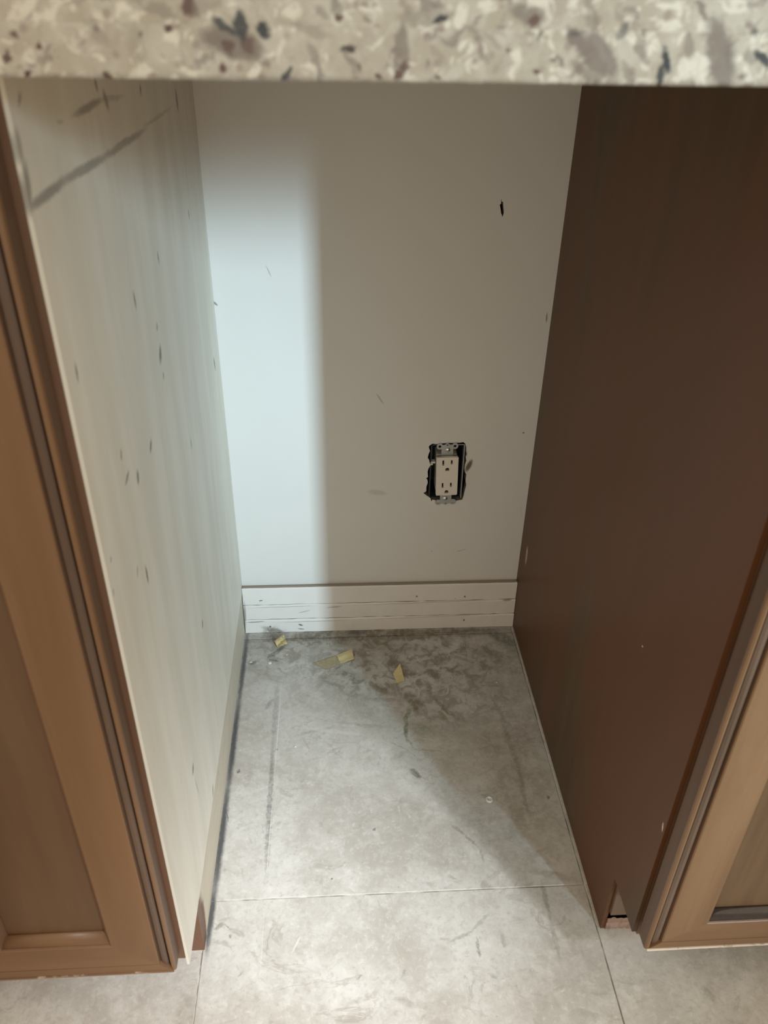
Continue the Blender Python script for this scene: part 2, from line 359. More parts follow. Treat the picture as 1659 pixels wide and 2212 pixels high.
def mk_plinth():
    t = NT('scuffed_plinth')
    p = t.pos()
    c = t.mix(t.noise(t.scale(p, (1, 3, 40)), 6, 5, 0.7), (0.40, 0.34, 0.25), (0.70, 0.65, 0.55))
    uv = t.uv((1, 2), 0.012, 60)
    c = t.mix(t.blots(uv, PLINTH, 0.6, 1.0), c, (0.17, 0.10, 0.07))
    return t.out(c, 0.6, 0.3)
MAT['plinth'] = mk_plinth()

def mk_wood(name, dark, mid, light, red, rough, spec, axis='z', coat=0.0, sx=1.0):
    t = NT(name)
    p = t.pos()
    sc = (22 * sx, 22 * sx, 1.6) if axis == 'z' else (1.6, 22 * sx, 22 * sx)
    a = t.noise(t.scale(p, sc), 1.6, 6, 0.62, dist=0.6)
    c = t.mix(t.ramp(a, 0.28, 0.72), dark, light)
    fine = t.noise(t.scale(p, tuple(5 * q if q > 2 else q for q in sc)), 3.0, 4, 0.6)
    c = t.mix(t.ramp(fine, 0.45, 0.8, 0, 0.35), c, mid)
    big = t.noise(t.scale(p, (4, 4, 1.2) if axis == 'z' else (1.2, 4, 4)), 1.5, 3)
    c = t.mix(t.ramp(big, 0.40, 0.65, 0, 0.6), c, red)
    t.bump(fine, 0.05, 0.0005)
    k = {'Coat Weight': coat, 'Coat Roughness': 0.25} if coat else {}
    return t.out(c, rough, spec, **k)
MAT['door_v'] = mk_wood('toffee_maple_upright', (0.145, 0.078, 0.037), (0.125, 0.066, 0.032), (0.20, 0.115, 0.060), (0.185, 0.094, 0.045), 0.42, 0.45)
MAT['door_h'] = mk_wood('toffee_maple_cross', (0.145, 0.078, 0.037), (0.125, 0.066, 0.032), (0.20, 0.115, 0.060), (0.18, 0.092, 0.044), 0.42, 0.45, 'x')
MAT['door_panel'] = mk_wood('toffee_maple_panel', (0.095, 0.052, 0.025), (0.085, 0.046, 0.022), (0.14, 0.08, 0.041), (0.12, 0.058, 0.03), 0.42, 0.45)
MAT['glaze'] = mk_wood('dark_glazed_groove', (0.075, 0.045, 0.030), (0.06, 0.038, 0.028), (0.15, 0.095, 0.065), (0.11, 0.065, 0.045), 0.4, 0.5)
MAT['glaze_black'] = simple('glossy_dark_glaze', (0.035, 0.026, 0.024), 0.16, 0.8, 0.3, 200)
MAT['frame'] = mk_wood('dark_stained_frame', (0.12, 0.065, 0.038), (0.10, 0.055, 0.033), (0.17, 0.095, 0.058), (0.16, 0.072, 0.042), 0.45, 0.45)
MAT['edge_side'] = mk_wood('stained_shaded_door_edge', (0.085, 0.048, 0.027), (0.075, 0.042, 0.024), (0.12, 0.07, 0.042), (0.105, 0.052, 0.03), 0.45, 0.35)  # stained edge, darkened further with shade put into the colour
MAT['raw_wood'] = mk_wood('raw_toe_kick', (0.26, 0.15, 0.11), (0.20, 0.11, 0.08), (0.45, 0.34, 0.29), (0.36, 0.22, 0.17), 0.6, 0.3, 'x')
def mk_worn(name, lo, hi):
    t = NT(name)
    c = t.mix(t.ramp(t.noise(t.scale(t.pos(), (60, 20, 200)), 1.0, 5, 0.7), lo, hi), (0.20, 0.115, 0.06), (0.66, 0.57, 0.47))
    return t.out(c, 0.4, 0.4)
MAT['worn_pale'] = mk_worn('worn_pale_edge', 0.30, 0.5)
MAT['worn_brown'] = mk_worn('worn_brown_edge', 0.52, 0.75)
MAT['toe'] = mk_wood('toe_kick_veneer', (0.12, 0.075, 0.048), (0.10, 0.065, 0.042), (0.16, 0.105, 0.07), (0.15, 0.09, 0.058), 0.45, 0.4)
MAT['ply'] = mk_wood('plywood_edge', (0.50, 0.40, 0.28), (0.42, 0.34, 0.24), (0.66, 0.56, 0.42), (0.60, 0.48, 0.34), 0.7, 0.2)

def mk_right_panel():
    t = NT('dark_veneer_side_panel')
    p = t.pos()
    a = t.noise(t.scale(p, (1, 18, 1.3)), 1.8, 6, 0.62, dist=0.5)
    c = t.mix(t.ramp(a, 0.3, 0.72), (0.070, 0.040, 0.018), (0.10, 0.058, 0.028))
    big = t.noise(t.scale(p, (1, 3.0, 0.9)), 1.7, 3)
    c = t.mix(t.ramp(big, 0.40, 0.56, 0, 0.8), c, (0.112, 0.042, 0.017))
    f = t.noise(t.scale(p, (1, 140, 6)), 2.5, 4)
    c = t.mix(t.ramp(f, 0.5, 0.8, 0, 0.25), c, (0.085, 0.05, 0.03))
    uv = t.uv((1, 2), 0.006, 90)
    chips = [(-0.039, 0.165, 0.020, 0.006, 1.57, 1.0)]
    c = t.mix(t.blots(uv, chips, 0.6, 1.0), c, (0.42, 0.32, 0.21))
    specks = [(-0.476, 0.373, 0.0016, 0.0012, 0, 1.0), (-0.598, 0.262, 0.006, 0.0012, 1.3, 0.9)]
    c = t.mix(t.blots(t.uv((1, 2)), specks), c, (0.8, 0.75, 0.68))
    t.bump(f, 0.04, 0.0005)
    return t.out(c, 0.42, 0.22)
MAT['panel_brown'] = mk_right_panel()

def near(lst, y0, y1, x0, x1):
    out = []
    for b in lst:
        e = max(b[2], b[3]) * 1.4 + 0.012
        if b[1] + e > y0 and b[1] - e < y1 and b[0] + e > x0 and b[0] - e < x1:
            out.append(b)
    return out or [(50.0, 50.0, 0.01, 0.01, 0.0, 0.0)]

def mk_tile(name, y0, y1, x0, x1):
    t = NT(name)
    R4 = (y0, y1, x0, x1)
    p = t.pos()
    oi = t.new('ShaderNodeObjectInfo')
    off = t.vmath('MULTIPLY', oi.outputs['Random'], (7.0, 3.0, 5.0))
    q = t.vmath('ADD', p, off)
    a = t.noise(q, 9, 5, 0.6, dist=0.5)
    c = t.mix(t.ramp(a, 0.3, 0.7), (0.43, 0.41, 0.375), (0.60, 0.595, 0.57))
    b = t.noise(q, 46, 6, 0.68, dist=0.3)
    c = t.mix(t.ramp(b, 0.42, 0.75, 0, 0.55), c, (0.66, 0.66, 0.635))
    d = t.noise(t.scale(q, (1, 1.5, 1)), 26, 5, 0.7, dist=1.2)
    c = t.mix(t.ramp(d, 0.55, 0.72, 0, 0.65), c, (0.36, 0.335, 0.295))
    g = t.noise(q, 150, 5, 0.7, dist=0.5)
    c = t.mix(t.ramp(g, 0.50, 0.70, 0, 0.55), c, (0.40, 0.38, 0.345))
    c = t.mix(t.ramp(g, 0.48, 0.30, 0, 0.45), c, (0.70, 0.70, 0.68))
    v = t.noise(q, 7, 6, 0.62, dist=1.6)
    v = t.math('ABSOLUTE', t.math('SUBTRACT', v, 0.5))
    brk = t.ramp(t.noise(q, 13, 3), 0.5, 0.66)
    c = t.mix(t.math('MULTIPLY', t.ramp(v, 0.0, 0.018, 0.55, 0.0), brk), c, (0.33, 0.30, 0.26))
    s = t.noise(q, 170, 3, 0.6)
    c = t.mix(t.ramp(s, 0.66, 0.74, 0, 0.45), c, (0.30, 0.28, 0.25))
    brkup = t.ramp(t.noise(p, 140, 5, 0.75), 0.30, 0.6, 0.25, 1.0)
    uv = t.uv((0, 1), 0.014, 55)
    uvs = t.uv((0, 1), 0.009, 130)
    zone = t.blots(t.uv((0, 1), 0.05, 14), near(FL_ZONE, *R4), 0.5, 1.15)
    mot = t.ramp(t.noise(p, 48, 6, 0.68, dist=0.7), 0.44, 0.60)
    c = t.mix(t.math('MULTIPLY', zone, mot), c, (0.215, 0.185, 0.14))
    c = t.mix(t.math('MULTIPLY', t.blots(uv, near(FL_BROWN, *R4), 0.5, 1.35), brkup), c, (0.20, 0.165, 0.115))
    c = t.mix(t.math('MULTIPLY', t.blots(uv, near(FL_GREEN, *R4), 0.4, 1.35), brkup), c, (0.15, 0.20, 0.115))
    c = t.mix(t.math('MULTIPLY', t.blots(uvs, near(FL_DARK, *R4), 0.55, 1.3), brkup), c, (0.10, 0.10, 0.10))
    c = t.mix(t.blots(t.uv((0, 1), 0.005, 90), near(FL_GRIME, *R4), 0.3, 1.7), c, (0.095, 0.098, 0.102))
    c = t.mix(t.blots(t.uv((0, 1), 0.0015, 40), near(FL_LIGHT, *R4), 0.4, 1.1), c, (0.75, 0.75, 0.72))
    t.bump(g, 0.25, 0.0010)
    return t.out(c, t.ramp(b, 0.3, 0.7, 0.38, 0.55), 0.4)
MAT['tile'] = mk_tile('travertine_tile', 9, 9.1, 9, 9.1)
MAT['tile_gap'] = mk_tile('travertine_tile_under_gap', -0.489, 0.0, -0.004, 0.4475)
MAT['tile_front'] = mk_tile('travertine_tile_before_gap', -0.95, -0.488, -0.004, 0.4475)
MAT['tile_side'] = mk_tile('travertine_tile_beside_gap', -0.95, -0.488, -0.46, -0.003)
MAT['tile_side_b'] = mk_tile('travertine_tile_before_dark_panel', -0.95, -0.40, 0.4465, 0.90)

def mk_grout():
    t = NT('pale_grout')
    p = t.pos()
    c = t.mix(t.ramp(t.noise(p, 30, 4), 0.40, 0.6), (0.30, 0.28, 0.25), (0.75, 0.72, 0.66))
    return t.out(c, 0.85, 0.1)
MAT['grout'] = mk_grout()

def mk_granite(name, shift):
    t = NT(name)
    p = t.pos()
    q = t.vmath('ADD', p, shift)
    a = t.noise(q, 55, 5, 0.6, dist=0.8)
    c = t.mix(t.ramp(a, 0.35, 0.65), (0.34, 0.31, 0.255), (0.42, 0.40, 0.35))
    e = t.noise(t.vmath('ADD', q, (3.1, 0, 1.7)), 95, 4, 0.6, dist=1.2)
    c = t.mix(t.ramp(e, 0.52, 0.62, 0, 0.9), c, (0.57, 0.55, 0.485))
    b = t.noise(q, 130, 4, 0.6, dist=1.0)
    c = t.mix(t.ramp(b, 0.54, 0.66, 0, 0.75), c, (0.32, 0.29, 0.25))
    d = t.noise(t.vmath('ADD', q, (9, 2, 4)), 70, 4, 0.62, dist=0.8)
    c = t.mix(t.ramp(d, 0.575, 0.66, 0, 0.85), c, (0.21, 0.185, 0.17))
    vo = t.new('ShaderNodeTexVoronoi')
    t.link(q, vo.inputs['Vector'])
    vo.inputs['Scale'].default_value = 95
    c = t.mix(t.ramp(vo.outputs['Distance'], 0.10, 0.24, 0.6, 0.0), c, (0.22, 0.17, 0.155))
    uv = t.uv((0, 2), 0.009, 130)
    c = t.mix(t.blots(uv, CT_TAUPE, 0.75, 1.35), c, (0.15, 0.128, 0.115))
    c = t.mix(t.blots(uv, CT_BURG, 0.8, 1.6), c, (0.085, 0.045, 0.042))
    c = t.mix(t.blots(uv, CT_BLACK, 0.8, 1.5), c, (0.035, 0.042, 0.050))
    return t.out(c, 0.16, 0.5)
MAT['granite_a'] = mk_granite('granite_top_layer', (0.37, 0.2, 0.11))
MAT['granite_b'] = mk_granite('granite_lower_layer', (0.0, 0.0, 0.0))

MAT['plastic_white'] = simple('outlet_plastic', (0.74, 0.69, 0.62), 0.35, 0.5, 0.04, 80)
MAT['zinc'] = simple('zinc_strap', (0.42, 0.44, 0.44), 0.45, 0.5, 0.2, 300, Metallic=0.7)
MAT['screw'] = simple('bright_screw', (0.72, 0.72, 0.70), 0.25, 0.5, 0.15, 300, Metallic=0.9)
MAT['box'] = simple('dark_box_plastic', (0.030, 0.042, 0.050), 0.5, 0.4, 0.3, 200)
MAT['black'] = simple('slot_black', (0.012, 0.009, 0.009), 0.6, 0.2)
MAT['tape'] = simple('masking_tape', (0.66, 0.56, 0.30), 0.6, 0.3, 0.18, 220)
MAT['tape_faded'] = simple('faded_tape', (0.42, 0.365, 0.24), 0.6, 0.3, 0.3, 160)
MAT['dust'] = simple('grey_dust', (0.34, 0.31, 0.27), 0.95, 0.0, 0.3, 200)
MAT['flake'] = simple('white_flake', (0.80, 0.78, 0.73), 0.5, 0.3)
def mk_clear():
    t = NT('clear_rubber')
    c = t.mix(t.noise(t.pos(), 300, 2), (0.90, 0.90, 0.88), (0.97, 0.97, 0.95))
    return t.out(c, 0.10, 0.6, **{'Transmission Weight': 0.35, 'IOR': 1.45})
MAT['clear'] = mk_clear()

# ------------------------------------------------------------------ mesh helpers
def obj(name, verts, faces, mat, parent=None, smooth=False, bevel=0.0, seg=2):
    me = bpy.data.meshes.new(name)
    me.from_pydata([tuple(v) for v in verts], [], faces)
    me.validate()
    bm = bmesh.new()
    bm.from_mesh(me)
    bmesh.ops.recalc_face_normals(bm, faces=bm.faces)
    if bevel:
        bmesh.ops.bevel(bm, geom=list(bm.edges), offset=bevel, segments=seg, affect='EDGES', profile=0.6)
    if smooth:
        for f in bm.faces:
            f.smooth = True
    bm.to_mesh(me)
    bm.free()
    mats = mat if isinstance(mat, (list, tuple)) else [mat]
    for k in mats:
        me.materials.append(MAT[k])
    o = bpy.data.objects.new(name, me)
    COL.objects.link(o)
    if parent is not None:
        o.parent = parent
        o.matrix_parent_inverse = Matrix.Identity(4)
        # child vertices are given in world space: shift to the parent's frame
        inv = world_of(parent).inverted()
        me.transform(inv)
    return o

def world_of(o):
    mm = Matrix.Identity(4)
    while o is not None:
        mm = o.matrix_basis @ mm
        o = o.parent
    return mm

def bxv(x0, x1, y0, y1, z0, z1):
    v = [(x0, y0, z0), (x1, y0, z0), (x1, y1, z0), (x0, y1, z0), (x0, y0, z1), (x1, y0, z1), (x1, y1, z1), (x0, y1, z1)]
    f = [(0, 3, 2, 1), (4, 5, 6, 7), (0, 1, 5, 4), (1, 2, 6, 5), (2, 3, 7, 6), (3, 0, 4, 7)]
    return v, f

def box(name, x0, x1, y0, y1, z0, z1, mat, parent=None, bevel=0.0, seg=2):
    v, f = bxv(x0, x1, y0, y1, z0, z1)
    return obj(name, v, f, mat, parent, False, bevel, seg)

def merge(parts):
    V, Fc = [], []
    for v, f in parts:
        n = len(V)
        V += list(v)
        Fc += [tuple(i + n for i in q) for q in f]
    return V, Fc

def empty(name, loc):
    o = bpy.data.objects.new(name, None)
    o.empty_display_size = 0.05
    COL.objects.link(o)
    o.location = loc
    return o

def tag(o, label, cat, group=None):
    o['label'] = label
    o['category'] = cat
    if group:
        o['group'] = group
    return o

def struct(o, label, cat):
    o['kind'] = 'structure'
    o['label'] = label
    o['category'] = cat
    return o

def inside(p, poly):
    r = False
    j = len(poly) - 1
    for i in range(len(poly)):
        xi, yi = poly[i]
        xj, yj = poly[j]
        if (yi > p[1]) != (yj > p[1]) and p[0] < (xj - xi) * (p[1] - yi) / (yj - yi) + xi:
            r = not r
        j = i
    return r

def plate(outline, holes, back=True):
    """flat plate with holes in (u,v); returns 2-D verts, faces, rim loops"""
    pts, edges, loops = [], [], []
    for lp in [outline] + holes:
        n = len(pts)
        pts += [Vector(p) for p in lp]
        ids = list(range(n, n + len(lp)))
        loops.append(ids)
        edges += [(ids[i], ids[(i + 1) % len(ids)]) for i in range(len(ids))]
    vo, eo, fo, ov, oe, of = delaunay_2d_cdt(pts, edges, [], 0, 1e-6)
    mp = {}
    for i, src in enumerate(ov):
        for s in src:
            mp[s] = i
    keep = []
    for f in fo:
        c = sum((vo[i] for i in f), Vector((0, 0))) / len(f)
        if inside(c, outline) and not any(inside(c, h) for h in holes):
            keep.append(tuple(f))
    return vo, keep, [[mp[i] for i in lp] for lp in loops]

def solid_plate(outline, holes, w0, w1, conv):
    """extruded plate between w0 and w1; conv(u,v,w) -> xyz"""
    vo, fs, loops = plate(outline, holes)
    n = len(vo)
    V = [conv(p.x, p.y, w0) for p in vo] + [conv(p.x, p.y, w1) for p in vo]
    Fc = list(fs) + [tuple(i + n for i in reversed(f)) for f in fs]
    for lp in loops:
        k = len(lp)
        for i in range(k):
            a, b = lp[i], lp[(i + 1) % k]
            Fc.append((a, b, b + n, a + n))
    return V, Fc

def circle(cx, cy, r, n=16, ph=0.0):
    return [(cx + r * math.cos(ph + 2 * PI * i / n), cy + r * math.sin(ph + 2 * PI * i / n)) for i in range(n)]

def lathe(profile, n=20):
    """profile of (r, h) revolved about the local z axis"""
    V, Fc = [], []
    k = len(profile)
    for i in range(n):
        a = 2 * PI * i / n
        V += [(r * math.cos(a), r * math.sin(a), h) for r, h in profile]
    for i in range(n):
        for j in range(k - 1):
            a, b = i * k + j, ((i + 1) % n) * k + j
            Fc.append((a, b, b + 1, a + 1))
    return V, Fc

# ------------------------------------------------------------------ dimensions
W = 0.4503                 # clear width of the gap
Z_TOP = 0.8725             # underside of the worktop
X0, X1 = -1.6, 2.2         # extent of wall and floor

# ------------------------------------------------------------------ floor
grout = box('floor', X0, X1, -3.6, 0.0, -0.06, -0.0016, 'grout')
struct(grout, 'pale stone tile floor with thin joints, dirty inside the gap', 'floor')
JX, JY, PX, PY, G = -0.003, -0.0316, 0.4497, 0.4567, 0.0007
tile_mesh = None
for r in range(-1, 8):
    for cidx in range(-3, 5):
        x0 = JX + cidx * PX
        y1 = JY - r * PY
        y0 = y1 - PY
        top = y1
        if r == -1:
            top = -0.0002
        xx0, xx1 = max(x0, X0) + G, min(x0 + PX, X1) - G
        yy0, yy1 = max(y0, -3.6) + G, top - (G if r >= 0 else 0)
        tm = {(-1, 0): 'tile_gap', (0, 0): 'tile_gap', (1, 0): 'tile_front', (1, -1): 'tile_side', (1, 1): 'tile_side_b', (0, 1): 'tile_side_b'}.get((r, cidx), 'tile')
        full = (tm == 'tile' and r >= 0 and xx1 - xx0 > PX - 3 * G and yy1 - yy0 > PY - 3 * G)
        if xx1 - xx0 < 0.01 or yy1 - yy0 < 0.01:
            continue
        if full and tile_mesh is not None:
            o = bpy.data.objects.new('tile', tile_mesh)
            COL.objects.link(o)
            o.parent = grout
            o.location = (x0 + PX / 2, y0 + PY / 2, 0)
        elif full:
            hx, hy = PX / 2 - G, PY / 2 - G
            o = box('tile', -hx, hx, -hy, hy, -0.008, 0.0, 'tile', grout, 0.0005, 1)
            tile_mesh = o.data
            o.location = (x0 + PX / 2, y0 + PY / 2, 0)
        else:
            cx, cy = (xx0 + xx1) / 2, (yy0 + yy1) / 2
            hx, hy = (xx1 - xx0) / 2, (yy1 - yy0) / 2
            o = box('tile', -hx, hx, -hy, hy, -0.008, 0.0, tm, grout, 0.0005, 1)
            o.location = (cx, cy, 0)

# ------------------------------------------------------------------ back wall with the torn outlet opening and the slit
rect = [(X0, -0.06), (X1, -0.06), (X1, 2.5), (X0, 2.5)]
vo, fs, loops = plate(rect, [HOLE, SLIT])
n = len(vo)
V = [(p.x, 0.0, p.y) for p in vo]
Fc = [tuple(f) for f in fs]
nf_front = len(Fc)
for li, lp in enumerate(loops):
    dep = 0.10 if li == 0 else 0.0127
    base = len(V)
    V += [(vo[i].x, dep, vo[i].y) for i in lp]
    k = len(lp)
    for i in range(k):
        Fc.append((lp[i], lp[(i + 1) % k], base + (i + 1) % k, base + i))
    if li == 0:
        Fc.append(tuple(base + i for i in range(k)))
    nf_front += 0
me = bpy.data.meshes.new('wall_back')
me.from_pydata(V, [], Fc)
for k in ('wall', 'gypsum', 'cavity_gap_shade'):
    me.materials.append(MAT[k])
for i, p in enumerate(me.polygons):
    if i >= len(fs):
        p.material_index = 1 if i >= len(fs) + 5 else 2
wall = bpy.data.objects.new('wall_back', me)
COL.objects.link(wall)
struct(wall, 'off-white painted back wall with a torn outlet opening and a slit', 'wall')

# ------------------------------------------------------------------ baseboard
bb = box('baseboard_back', 0.0006, W - 0.0006, -0.005, -0.0002, 0.0006, 0.088, 'baseboard')
struct(bb, 'scuffed white three-step baseboard along the back of the gap', 'baseboard')
def board(z0, z1, d, parent):
    pr = [(-0.005, z0), (-d, z0), (-d, z1 - 0.0022), (-d + 0.0018, z1), (-0.005, z1)]
    V, Fc = [], []
    N = 40
    rnd = random.Random(int(z1 * 1e4))
    for i in range(N + 1):
        x = 0.0006 + (W - 0.0012) * i / N
        j = [rnd.uniform(-0.0003, 0.0003) for _ in pr]
        V += [(x, y + (jj if abs(y) > 0.006 else 0), z + (jj * 0.8 if (z > 0.002 and z < 0.08) else 0)) for (y, z), jj in zip(pr, j)]
    k = len(pr)
    for i in range(N):
        for q in range(k):
            a, b = i * k + q, i * k + (q + 1) % k
            Fc.append((a, b, b + k, a + k))
    Fc.append(tuple(range(k)))
    Fc.append(tuple(N * k + q for q in range(k)))
    return obj('board', V, Fc, 'baseboard', parent)
board(0.0565, 0.0895, 0.0115, bb)
board(0.0275, 0.0560, 0.0138, bb)
board(0.0006, 0.0270, 0.0160, bb)

# ------------------------------------------------------------------ outlet
OC = Vector((0.3216, 0.0, 0.2921))
outlet = empty('electrical_outlet', (OC.x, 0.0, OC.z))
tag(outlet, 'bare white duplex outlet without cover plate in the torn wall opening', 'outlet')
TILT = math.radians(1.6)
def oc(u, v, w):
    return (OC.x + u * math.cos(TILT) - v * math.sin(TILT), w, OC.z + u * math.sin(TILT) + v * math.cos(TILT))
def slot(cx, cy, w, h):
    return [(cx - w / 2, cy - h / 2), (cx + w / 2, cy - h / 2), (cx + w / 2, cy + h / 2), (cx - w / 2, cy + h / 2)]
def dhole(cx, cy, r):
    a = [(cx + r * math.cos(t), cy + r * 1.05 * math.sin(t)) for t in [PI * i / 10 for i in range(11)]]
    return a + [(cx - r, cy - r * 0.75), (cx + r, cy - r * 0.75)]
def rrect(w, h, r, n=5):
    p = []
    for (sx, sy, a0) in ((1, 1, 0), (-1, 1, 90), (-1, -1, 180), (1, -1, 270)):
        for i in range(n + 1):
            a = math.radians(a0 + 90 * i / n)
            p.append((sx * (w / 2 - r) + r * math.cos(a), sy * (h / 2 - r) + r * math.sin(a)))
    return p
HF, WF = 0.0655, 0.0325
face_holes = []
for cy in (0.0195, -0.0195):
    face_holes += [slot(-0.0063, cy + 0.0042, 0.0026, 0.0088), slot(0.0063, cy + 0.0048, 0.0026, 0.0072), dhole(0.0, cy - 0.0075, 0.0030)]
V, Fc = solid_plate(rrect(WF, HF, 0.0018), face_holes, -0.0085, -0.0035, oc)
obj('face', V, Fc, 'plastic_white', outlet)
def lbox(u0, u1, v0, v1, w0, w1):
    pts = [(u0, v0), (u1, v0), (u1, v1), (u0, v1)]
    V = [oc(u, v, w0) for u, v in pts] + [oc(u, v, w1) for u, v in pts]
    return V, [(0, 1, 2, 3), (7, 6, 5, 4), (0, 4, 5, 1), (1, 5, 6, 2), (2, 6, 7, 3), (3, 7, 4, 0)]
V, Fc = lbox(-0.0155, 0.0155, -0.0320, 0.0320, -0.0040, 0.0)
obj('contact_block', V, Fc, 'black', outlet)
V, Fc = lbox(-0.0155, 0.0155, -0.0325, 0.0325, 0.0012, 0.028)
obj('socket_body', V, Fc, 'plastic_white', outlet, bevel=0.0015)
def yoke():
    hs = 1
    out = [(-0.0085, -0.040), (-0.0085, -0.0440)]
    # lower ears
    def ear(cx, cy, r, a0, a1, n=9):
        return [(cx + r * math.cos(math.radians(a0 + (a1 - a0) * i / n)), cy + r * math.sin(math.radians(a0 + (a1 - a0) * i / n))) for i in range(n + 1)]
    r = 0.0050
    low = ear(-0.0112, -0.0490, r, 60, 330) + ear(0.0, -0.0510, 0.0030, 200, 340, 5) + ear(0.0112, -0.0490, r, 210, 480)
    up = ear(0.0112, 0.0480, r, -120, 150) + ear(0.0, 0.0500, 0.0030, 20, 160, 5) + ear(-0.0112, 0.0480, r, 30, 300)
    outl = low + [(0.0088, -0.041), (0.0088, 0.041)] + up + [(-0.0088, 0.041), (-0.0088, -0.041)]
    holes = [circle(sx * 0.0112, 0.0480 if sy > 0 else -0.0490, 0.0021, 12) for sx in (-1, 1) for sy in (-1, 1)]
    holes += [circle(0, 0.0500 if sy > 0 else -0.0508, 0.0012, 8) for sy in (-1, 1)]
    return solid_plate(outl, holes, -0.0020, -0.0008, oc)
V, Fc = yoke()
obj('mounting_strap', V, Fc, 'zinc', outlet)
for sy in (1, -1):
    pv, pf = lathe([(0.0, 0.0018), (0.0024, 0.0015), (0.0036, 0.0006), (0.0038, 0.0), (0.0, 0.0)], 16)
    cu, cv = 0.0008 * sy, sy * (0.0418 if sy > 0 else 0.0425)
    sv = [oc(cu + x, cv + y, -0.0020 - h) for x, y, h in pv]
    s = obj('screw', sv, pf, 'screw', outlet, True)
    slv = []
    V1, F1 = lbox(cu - 0.0026, cu + 0.0026, cv - 0.0004, cv + 0.0004, -0.00375, -0.0030)
    obj('screw_slot', V1, F1, 'black', s)
# junction box behind the opening: open front
bx0, bx1, bz0, bz1 = 0.2965, 0.3465, 0.2475, 0.3410
pr = []
th = 0.002
pr.append(bxv(bx0, bx0 + th, 0.0030, 0.055, bz0, bz1))
pr.append(bxv(bx1 - th, bx1, 0.0030, 0.055, bz0, bz1))
pr.append(bxv(bx0, bx1, 0.0030, 0.055, bz0, bz0 + th))
pr.append(bxv(bx0, bx1, 0.0030, 0.055, bz1 - th, bz1))
pr.append(bxv(bx0, bx1, 0.053, 0.055, bz0, bz1))
V, Fc = merge(pr)
obj('junction_box', V, Fc, 'box', outlet)
V, Fc = merge([bxv(bx1 - 0.0006, bx1 + 0.0008, 0.0022, 0.0030, bz0, bz1), bxv(bx0 + 0.03, bx1, 0.0022, 0.0030, bz1 - 0.0012, bz1)])
obj('box_rim', V, Fc, 'zinc', outlet)
V, Fc = merge([bxv(bx0 + 0.001, bx0 + 0.0075, 0.0020, 0.010, 0.3095, 0.3120), bxv(bx0 + 0.0005, bx0 + 0.004, 0.0020, 0.010, 0.3065, 0.3105)])
obj('box_tab', V, Fc, 'flake', outlet)

# ------------------------------------------------------------------ door builder: mitred frame with glazed outer bead, recessed panel
def mitred(side, x0, x1, z0, z1, ws, wr, yb, prof, mats, mat_ids, parent):
    """prof: list of (fraction of member width measured from outer edge in m for stiles, depth forward)"""
    V = []
    for end in (0, 1):
        for t, d in prof:
            a = min(t / ws, 1.0)
            tx, tz = a * ws, (t if t < 0.016 else 0.016 + (t - 0.016) / (ws - 0.016) * (wr - 0.016))
            if side == 'left':
                V.append((x0 + tx, yb - d, z0 + tz if end == 0 else z1 - tz))
            elif side == 'right':
                V.append((x1 - tx, yb - d, z0 + tz if end == 0 else z1 - tz))
            elif side == 'bottom':
                V.append((x0 + tx if end == 0 else x1 - tx, yb - d, z0 + tz))
            else:
                V.append((x0 + tx if end == 0 else x1 - tx, yb - d, z1 - tz))
    k = len(prof)
    Fc = [(i, (i + 1) % k, k + (i + 1) % k, k + i) for i in range(k)]
    Fc += [tuple(range(k)), tuple(range(k, 2 * k))]
    name = 'stile' if side in ('left', 'right') else 'rail'
    o = obj(name, V, Fc, mats, parent)
    for p in o.data.polygons:
        pass
    return o

